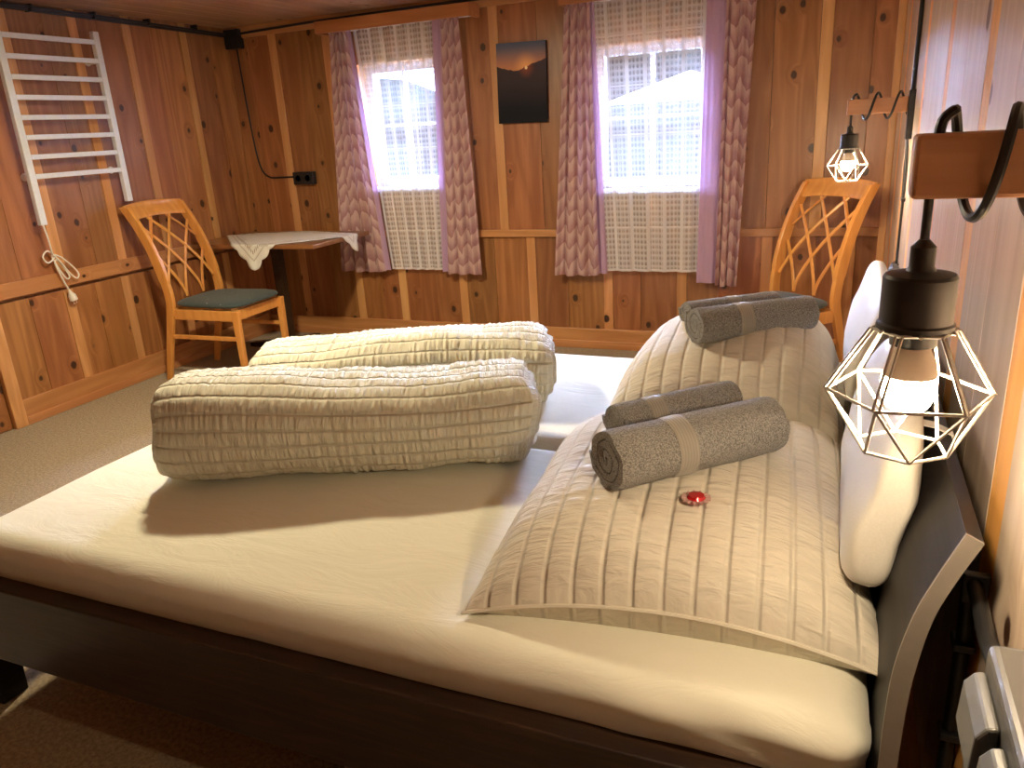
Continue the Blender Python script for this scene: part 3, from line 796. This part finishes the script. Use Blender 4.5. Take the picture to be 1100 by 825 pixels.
# ------------------------------------------------------------------ table and cloth
tb = thing('side_table', 'small brown pedestal table in the corner below the left window', 'table', (-3.44, 4.10, 0))
MB().box(-.46, .535, -.310, .31, .730, .757).build('tabletop', 'table_wood', tb, bevel=.006)
MB().box(-.03, .03, -.03, .03, .05, .730).build('column', 'bed_rail_wood', tb, bevel=.003)
MB().prism([(-.33, 0), (.33, 0), (.33, .03), (.05, .06), (-.05, .06), (-.33, .03)], -.03, .03, 'xz').build('foot', 'bed_rail_wood', tb, bevel=.004)
MB().prism([(-.30, 0), (.30, 0), (.30, .03), (.05, .06), (-.05, .06), (-.30, .03)], -.029, .029, 'yz').build('foot', 'bed_rail_wood', tb, bevel=.004)
MB().box(-.22, .22, -.2, .2, .712, .730).build('support_plate', 'bed_rail_wood', tb)
def cloth_pt(u, v):
    L = Vector((-3.915, 4.19)); F = Vector((-3.35, 3.625)); R_ = Vector((-2.79, 4.22)); B = Vector((-3.42, 4.39))
    # scalloped edge
    e = .018
    for q in (0,): pass
    uu, vv = u, v
    sc = lambda t_: abs(math.sin(t_*PI*9))
    if u < .001: uu = u-e*sc(v)
    if u > .999: uu = u+e*sc(v)
    if v < .001: vv = v-e*sc(u)
    if v > .999: vv = v+e*sc(u)
    p = (1-uu)*(1-vv)*L + uu*(1-vv)*F + uu*vv*R_ + (1-uu)*vv*B
    x, y = p; z = .7595+.003*max(0, noise.noise(Vector((x*14, y*14, 0))))+.0045*max(0, noise.noise(Vector((x*5, y*9, 3))))
    ye, xe = 3.787, -2.902
    if y < ye: d = ye-y; y = ye-.004-.10*d+.008*math.sin(x*60)*d*5; z = .760-d*.98
    if x > xe: d = x-xe; x = xe+.004+.10*d+.008*math.sin(y*60)*d*5; z = min(z, .760-d*.98)
    y = min(y, BY-.012)
    return Vector((x, y, z))
t = MB(); t.grid(cloth_pt, 108, 108, lambda u, v: (u, v))
dl = t.build('table_doily', 'doily', smooth=True, angle=180, recalc=True)
md = dl.modifiers.new('t', 'SOLIDIFY'); md.thickness = .0012; md.offset = 1
tag(dl, 'white embroidered cloth with scalloped edge draped over the small table', 'tablecloth')

# ------------------------------------------------------------------ towel radiator
tr_ = thing('towel_radiator', 'white metal ladder towel radiator mounted on the left wall', 'radiator', (-3.86, 3.1, 1.0))
for yy in (2.815, 3.385):
    z0 = 1.01 if yy < 3 else 1.075
    MB().box(-.015, .015, yy-3.1-.019, yy-3.1+.019, z0-1.0, .985).build('upright', 'white_metal', tr_, bevel=.004)
for i in range(8):
    z = .93-i*.0965
    MB().box(-.004, .014, -.266, .266, z-.0125, z+.0125).build('bar', 'white_metal', tr_, bevel=.003)
for yy in (-.268, .268):
    for z in (.93-.0965, .93-7*.0965):
        k = MB(); k.box(-.078, .0, yy-.012, yy+.012, z-.012, z+.012); k.lathe([(.02, -.078), (.02, -.068)], n=14, m=Matrix.Translation((0, yy, z)) @ Matrix.Rotation(PI/2, 4, 'Y'))
        k.build('wall_bracket', 'white_plastic', tr_, bevel=.002)
cdm = MB()
cp = [(-.0, -.285, .015), (-.0, -.275, -.06), (-.03, -.25, -.14), (-.045, -.235, -.17), (-.04, -.28, -.19), (-.04, -.30, -.155), (-.045, -.26, -.13), (-.035, -.215, -.19), (-.04, -.165, -.27),
      (-.04, -.13, -.30), (-.04, -.12, -.265), (-.04, -.19, -.18), (-.05, -.24, -.155), (-.04, -.23, -.22), (-.04, -.195, -.29), (-.04, -.175, -.275), (-.045, -.215, -.19), (-.04, -.24, -.2), (-.04, -.215, -.30), (-.04, -.195, -.36)]
cdm.tube(arc_pts(cp, 7), .0042, 8); cdo = cdm.build('power_cord', 'white_plastic', tr_, smooth=True)
pl = MB(); m = Matrix.Translation((-.04, -.185, -.40)) @ Matrix.Rotation(math.radians(14), 4, 'X')
pl.lathe([(.007, .045), (.011, .03), (.021, .015), (.022, -.012), (.018, -.016)], n=16, m=m)
for s in (-1, 1): pl.lathe([(.0025, -.016), (.0025, -.035)], c=(0, s*.009, 0), n=8, m=m)
pl.build('plug', 'white_plastic', tr_, smooth=True)

# ------------------------------------------------------------------ cables, sockets, picture
t = MB()
t.tube([(LX+.02, 2.0, 2.078), (LX+.02, 2.8, 2.074), (LX+.02, 3.5, 2.066), (LX+.025, 4.468, 2.05)], .011, 8)
t.tube([(LX+.038, 2.0, 2.086), (LX+.04, 2.8, 2.083), (LX+.036, 3.5, 2.076), (LX+.04, 4.468, 2.058)], .007, 8)
for i in range(6): y = 2.3+i*.38; t.box(LX+.002, LX+.05, y, y+.012, 2.058, 2.094)
tag(t.build('ceiling_cable', 'black', smooth=True), 'black cable pair clipped along the top of the left wall', 'cable')
jb = MB(); jb.box(LX+.02, LX+.145, BY-.05, BY-.001, 1.965, 2.085); jo = jb.build('junction_box', 'black', bevel=.006)
tag(jo, 'square black junction box high in the far left corner', 'junction box')
t = MB(); t.tube(arc_pts([(LX+.15, BY-.025, 2.055), (-3.5, BY-.028, 2.062), (-3.1, BY-.028, 2.070), (-2.4, BY-.028, 2.075), (-1.9, BY-.028, 2.075), (-1.4, BY-.028, 2.078)], 4), .008, 8)
tag(t.build('ceiling_cable', 'black', smooth=True), 'black cable running along the top of the back wall behind the pelmets', 'cable')
t = MB(); t.tube(arc_pts([(LX+.085, BY-.012, 1.965), (LX+.09, BY-.012, 1.75), (LX+.105, BY-.012, 1.40), (LX+.13, BY-.012, 1.20), (LX+.19, BY-.012, 1.125), (LX+.30, BY-.012, 1.118), (-3.515, BY-.012, 1.118)], 6), .0055, 8)
tag(t.build('socket_cable', 'black', smooth=True), 'thin black cable dropping from corner junction box to the black socket', 'cable')
sk = thing('wall_socket', 'black double power socket on back wall beside the left curtain', 'socket', (-3.435, BY-.001, 1.108))
MB().box(-.085, .085, -.042, 0, -.042, .042).build('socket_box', 'black', sk, bevel=.005)
for s in (-1, 1):
    k = MB(); k.lathe([(.021, 0), (.021, .006), (.024, .006), (.024, 0)], n=20, m=Matrix.Translation((s*.04, -.042, 0)) @ Matrix.Rotation(PI/2, 4, 'X')); k.build('socket_ring', 'blackmetal', sk, smooth=True)

pc = thing('canvas_picture', 'dark canvas print of a sunset over mountains between the curtains', 'picture', (-1.79, BY-.001, 1.60), 0)
t = MB(); m = Matrix.Rotation(math.radians(1.2), 4, 'Y')
t.box(-.155, .155, -.024, 0, -.222, .222, m); t.build('canvas_block', 'bed_wood', pc, bevel=.002)
t = MB(); t.grid(lambda u, v: m @ Vector((-.155+.31*u, -.0255, -.222+.444*v)), 1, 1, lambda u, v: (u, v)); t.build('print', 'sunset', pc)

# ------------------------------------------------------------------ pelmets, drapes, net curtains
def pelmet(x0, x1, z0, z1, label):
    o = thing('curtain_pelmet', label, 'pelmet', ((x0+x1)/2, BY, z0), group='pine pelmets over the windows')
    h = (x1-x0)/2
    MB().box(-h, h, -.165, -.145, 0, z1-z0).build('front_board', 'pelmet_wood', o, bevel=.003)
    for s in (-1, 1): MB().box(s*h-(.018 if s > 0 else 0), s*h+(0 if s > 0 else .018), -.145, -.018, 0, z1-z0).build('end_board', 'pelmet_wood', o, bevel=.002)
    MB().tube([(-h+.02, -.075, .028), (h-.02, -.075, .028)], .007, 8).build('curtain_rail', 'white_metal', o)
    MB().tube([(-h+.02, -.045, .012), (h-.02, -.045, .012)], .004, 8).build('net_rod', 'white_metal', o)
    return o
pelmet(-3.10, -2.035, 1.975, 2.045, 'pine pelmet board above the left window')
pelmet(-1.50, -.36, 1.968, 2.05, 'pine pelmet board above the right window')
def cloth_strip(name, mat, top0, top1, bot0, bot1, zt, zb, y, amp, folds, seed=0, parent=None, uvx=None, nu=120, nv=50, pinch=None, hemw=0.0):
    t = MB(); width = uvx or max(abs(top1-top0), abs(bot1-bot0))*1.5
    def fn(u, v):
        zz = zb+(zt-zb)*v
        vv = 1-v
        if pinch: 
            l = bot0+(top0-bot0)*v + pinch[0]*math.sin(vv*PI); r = bot1+(top1-bot1)*v + pinch[1]*math.sin(vv*PI)
        else: l = bot0+(top0-bot0)*v; r = bot1+(top1-bot1)*v
        x = l+(r-l)*u
        ph = u*folds*2*PI+seed+.5*math.sin(v*2+seed)
        a = amp*(.75+.35*(1-v))*(.8+.4*noise.noise(Vector((u*folds*.7, v*1.5, seed))))
        yy = y+a*math.sin(ph)+a*.35*math.sin(ph*2.3+1+v)
        xx = x+a*.35*math.cos(ph)*.6
        zz -= 0 if v > .02 else hemw*math.sin(ph*.7)
        return Vector((xx, yy, zz))
    t.grid(fn, nu, nv, lambda u, v: (u*width+seed, v*(zt-zb)))
    o = t.build(name, mat, parent, smooth=True, angle=180, recalc=False); return o
YC = BY-.078
def drape_(t0, t1, b0, b1, zb, seed, label, inner, lt, lb, folds=4):
    o = cloth_strip('drape', 'drape', t0, t1, b0, b1, 1.995, zb, YC, .017, folds, seed, hemw=.004)
    tag(o, label, 'curtain', 'mauve patterned drapes')
    # pale lining that shows along the inner edge
    if inner > 0: cloth_strip('lining', 'lining', t1-.01, t1+lt, b1-.02, b1+lb, 1.99, zb+.012, YC+.012, .008, 1.5, seed+1, o, nu=24)
    else: cloth_strip('lining', 'lining', t0-lt, t0+.01, b0-lb, b0+.02, 1.99, zb+.012, YC+.012, .008, 1.5, seed+1, o, nu=24)
    return o
K = (BY-.085)/BY
drape_(-3.06, -2.93, -3.20, -2.83, .475, .4, 'mauve patterned drape at the left side of the left window, wide at hem', 1, .03, .04)
drape_(-2.27, -2.15, -2.36, -2.11, .47, 2.1, 'mauve patterned drape at the right side of the left window', -1, .06, .04, 3)
drape_(-1.49, -1.35, -1.61, -1.33, .475, 3.7, 'mauve patterned drape at the left side of the right window', 1, .02, .05, 3.4)
drape_(-.62, -.47, -.64, -.52, .43, 5.2, 'mauve patterned drape at the right side of the right window, next to dark wall', -1, .10, .11, 3)
n1 = cloth_strip('net_curtain', 'lace', -2.90, -2.28, -2.80, -2.34, 1.987, .49, BY-.047, .010, 6, .7, uvx=.95, nv=60)
tag(n1, 'white net lace curtain covering the left window', 'net curtain')
n2 = cloth_strip('net_curtain', 'lace', -1.38, -.60, -1.32, -.62, 1.980, .50, BY-.047, .010, 6, 2.9, uvx=1.05, nv=60)
tag(n2, 'white net lace curtain covering the right window', 'net curtain')

# ------------------------------------------------------------------ wall lamps
def wall_lamp(label, y, zb, xe, plate):
    # y, zb: centre of the wooden arm; xe: free end of the arm
    o = thing('wall_lamp', label, 'lamp', (RX, y, zb), 0, 'wooden arm cage lamps')
    xe = xe-RX
    MB().box(-.022, 0, -.026, .026, -.125, .05).build('wall_plate', 'blackmetal', o, bevel=.003)
    MB().box(xe, -.022, -.021, .021, -.0275, .0275).build('wooden_arm', 'beam_wood', o, bevel=.004)
    xl = xe+.017
    co = MB()
    co.tube([(xl, 0, -.10), (xl, 0, -.0275)], .0042, 10)
    # cord: up through the arm, then wound round it towards the wall
    pts = [(xl+.002, 0, .020), (xl+.004, 0, .038)]
    N = 60; T = 2.25; x0, x1 = xl+.012, -.03
    for i in range(N+1):
        a = i/N; ph = PI/2 + a*T*2*PI
        cx_ = x0+(x1-x0)*a
        def sq(c): return math.copysign(abs(c)**.8, c)
        pts.append((cx_, -math.cos(ph)*.034, math.sin(ph)*.046))
    pts.append((-.022, .02, -.03)); pts.append((-.012, .012, -.05))
    co.tube(arc_pts(pts, 3), .0046, 8); co.build('cord', 'black', o, smooth=True)
    sz = -.0725  # from arm centre to cone top
    so = MB(); so.lathe([(.0045, -.065), (.011, -.072), (.011, -.090), (.013, -.094), (.030, -.097), (.032, -.100), (.032, -.142), (.034, -.144), (.034, -.149), (.020, -.149)], c=(xl, 0, 0), n=28)
    so.build('socket', 'black', o, smooth=True, angle=30)
    ri = MB(); ri.lathe([(.021, -.149), (.021, -.165), (.016, -.167)], c=(xl, 0, 0), n=24); ri.build('threaded_sleeve', 'blackmetal', o, smooth=True)
    cg = MB(); zt, zm, zl = -.150, -.213, -.272
    def ring(r, z, off, n=6): return [Vector((xl+r*math.cos(2*PI*(i+off)/n), r*math.sin(2*PI*(i+off)/n), z)) for i in range(n)]
    T_, Mi, L_ = ring(.037, zt, .1), ring(.0745, zm, .1), ring(.042, zl, .6)
    w = .0017
    cg.tube(T_, w, 6, closed=True); cg.tube(L_, w, 6, closed=True)
    for i in range(6):
        cg.tube([Mi[i], Mi[(i+1) % 6]], w, 6); d = (Mi[(i+1) % 6]-Mi[i]).normalized()*.0028
        cg.tube([T_[i]+d, Mi[i]+d], w*.9, 6); cg.tube([T_[i]-d, Mi[i]-d], w*.9, 6)
        cg.tube([Mi[i], L_[i]], w, 6); cg.tube([Mi[(i+1) % 6], L_[i]], w, 6)
    for i in range(6): cg.tube([Vector((xl+.02*math.cos(i*PI/3+.6), .02*math.sin(i*PI/3+.6), zt+.003)), Vector((xl+.037*math.cos(i*PI/3+.6), .037*math.sin(i*PI/3+.6), zt))], w, 6)
    cg.build('wire_cage', 'cage', o, smooth=True)
    bn = MB(); bn.lathe([(.014, -.165), (.022, -.182), (.0245, -.196)], c=(xl, 0, 0), n=28); bn.build('bulb_neck', 'cap', o, smooth=True)
    bb = MB(); bb.lathe([(.0246, -.196), (.0252, -.205), (.024, -.217), (.019, -.228), (.010, -.234), (.001, -.2355)], c=(xl, 0, 0), n=28)
    bb.build('bulb_glass', 'bulb', o, smooth=True, angle=180)
    return o
wall_lamp('cage lamp on wooden arm in the right foreground, bulb lit', .80, 1.297, .055, 1)
wall_lamp('cage lamp on a short wooden arm above the far chair, bulb lit', 3.36, 1.352, -.01, 1)
t = MB(); t.tube([(RX-.010, 3.36, 1.402), (RX-.008, 3.37, 1.7), (RX-.008, 3.37, CZ)], .008, 8)
tag(t.build('lamp_cable', 'black', smooth=True), 'black cable from ceiling down to the far lamp plate', 'cable')
t = MB()
t.tube(arc_pts([(RX-.012, 3.35, 1.227), (RX-.006, 3.355, 1.1), (RX-.008, 3.345, .9), (RX-.008, 3.35, .3), (RX-.03, 3.35, .14)], 5), .0045, 8)
t.tube(arc_pts([(RX-.012, 3.38, 1.227), (RX-.008, 3.39, 1.05), (RX-.006, 3.375, .95), (RX-.006, 3.385, .8), (RX-.008, 3.38, .3), (RX-.03, 3.38, .14)], 5), .0045, 8)
for z in (1.0, .75): t.box(RX-.014, RX, 3.33, 3.40, z, z+.012)
tag(t.build('lamp_cable', 'black', smooth=True), 'pair of thin black cables hanging below the far lamp plate', 'cable')

# foreground socket strip and its cables on the right wall
sb = thing('surface_socket', 'grey triple wall socket with flip lids at the bottom right', 'socket', (RX, .58, .80))
MB().box(-.062, 0, -.16, .155, -.055, .06).build('socket_body', 'grey_plastic', sb, bevel=.008, seg=3)
for i in range(3):
    yc = .10-i*.10
    t = MB()
    t.prism([(-.062, -.034), (-.068, -.040), (-.078, -.038), (-.082, -.020), (-.080, .022), (-.072, .034), (-.062, .036)], yc-.041, yc+.041, 'xz')
    t.build('flip_lid', 'grey_plastic_l', sb, bevel=.004, seg=3)
t = MB(); t.tube(arc_pts([(RX-.014, 1.10, .12), (RX-.014, 1.10, .40), (RX-.014, 1.10, .62), (RX-.016, 1.10, .69), (RX-.018, 1.07, .724), (RX-.018, 1.02, .728), (RX-.022, .93, .735), (RX-.026, .82, .762), (RX-.030, .735, .785)], 6), .0105, 10)
cdt = tag(t.build('socket_conduit', 'black', smooth=True), 'black conduit behind the headboard bending towards the grey socket', 'cable')
for z in (.60, .44, .28): MB().box(RX-.028, RX, 1.082, 1.118, z, z+.012).build('cable_clip', 'black', cdt, bevel=.002)
MB().box(RX-.032, RX, 1.055, 1.067, .70, .745).build('cable_clip', 'black', cdt, bevel=.002)

# ------------------------------------------------------------------ ceiling lamp (above the frame)
cl = thing('ceiling_lamp', 'flush round ceiling lamp above the foot of the bed', 'lamp', (LAMP_X, LAMP_Y, CZ))
MB().lathe([(.16, 0), (.16, -.03), (.13, -.05)], n=36).build('lamp_base', 'white_metal', cl, smooth=True, angle=30)
MB().lathe([(.128, -.05), (.125, -.075), (.09, -.095), (.001, -.10)], n=36).build('lamp_glass', 'lamp_glass', cl, smooth=True)
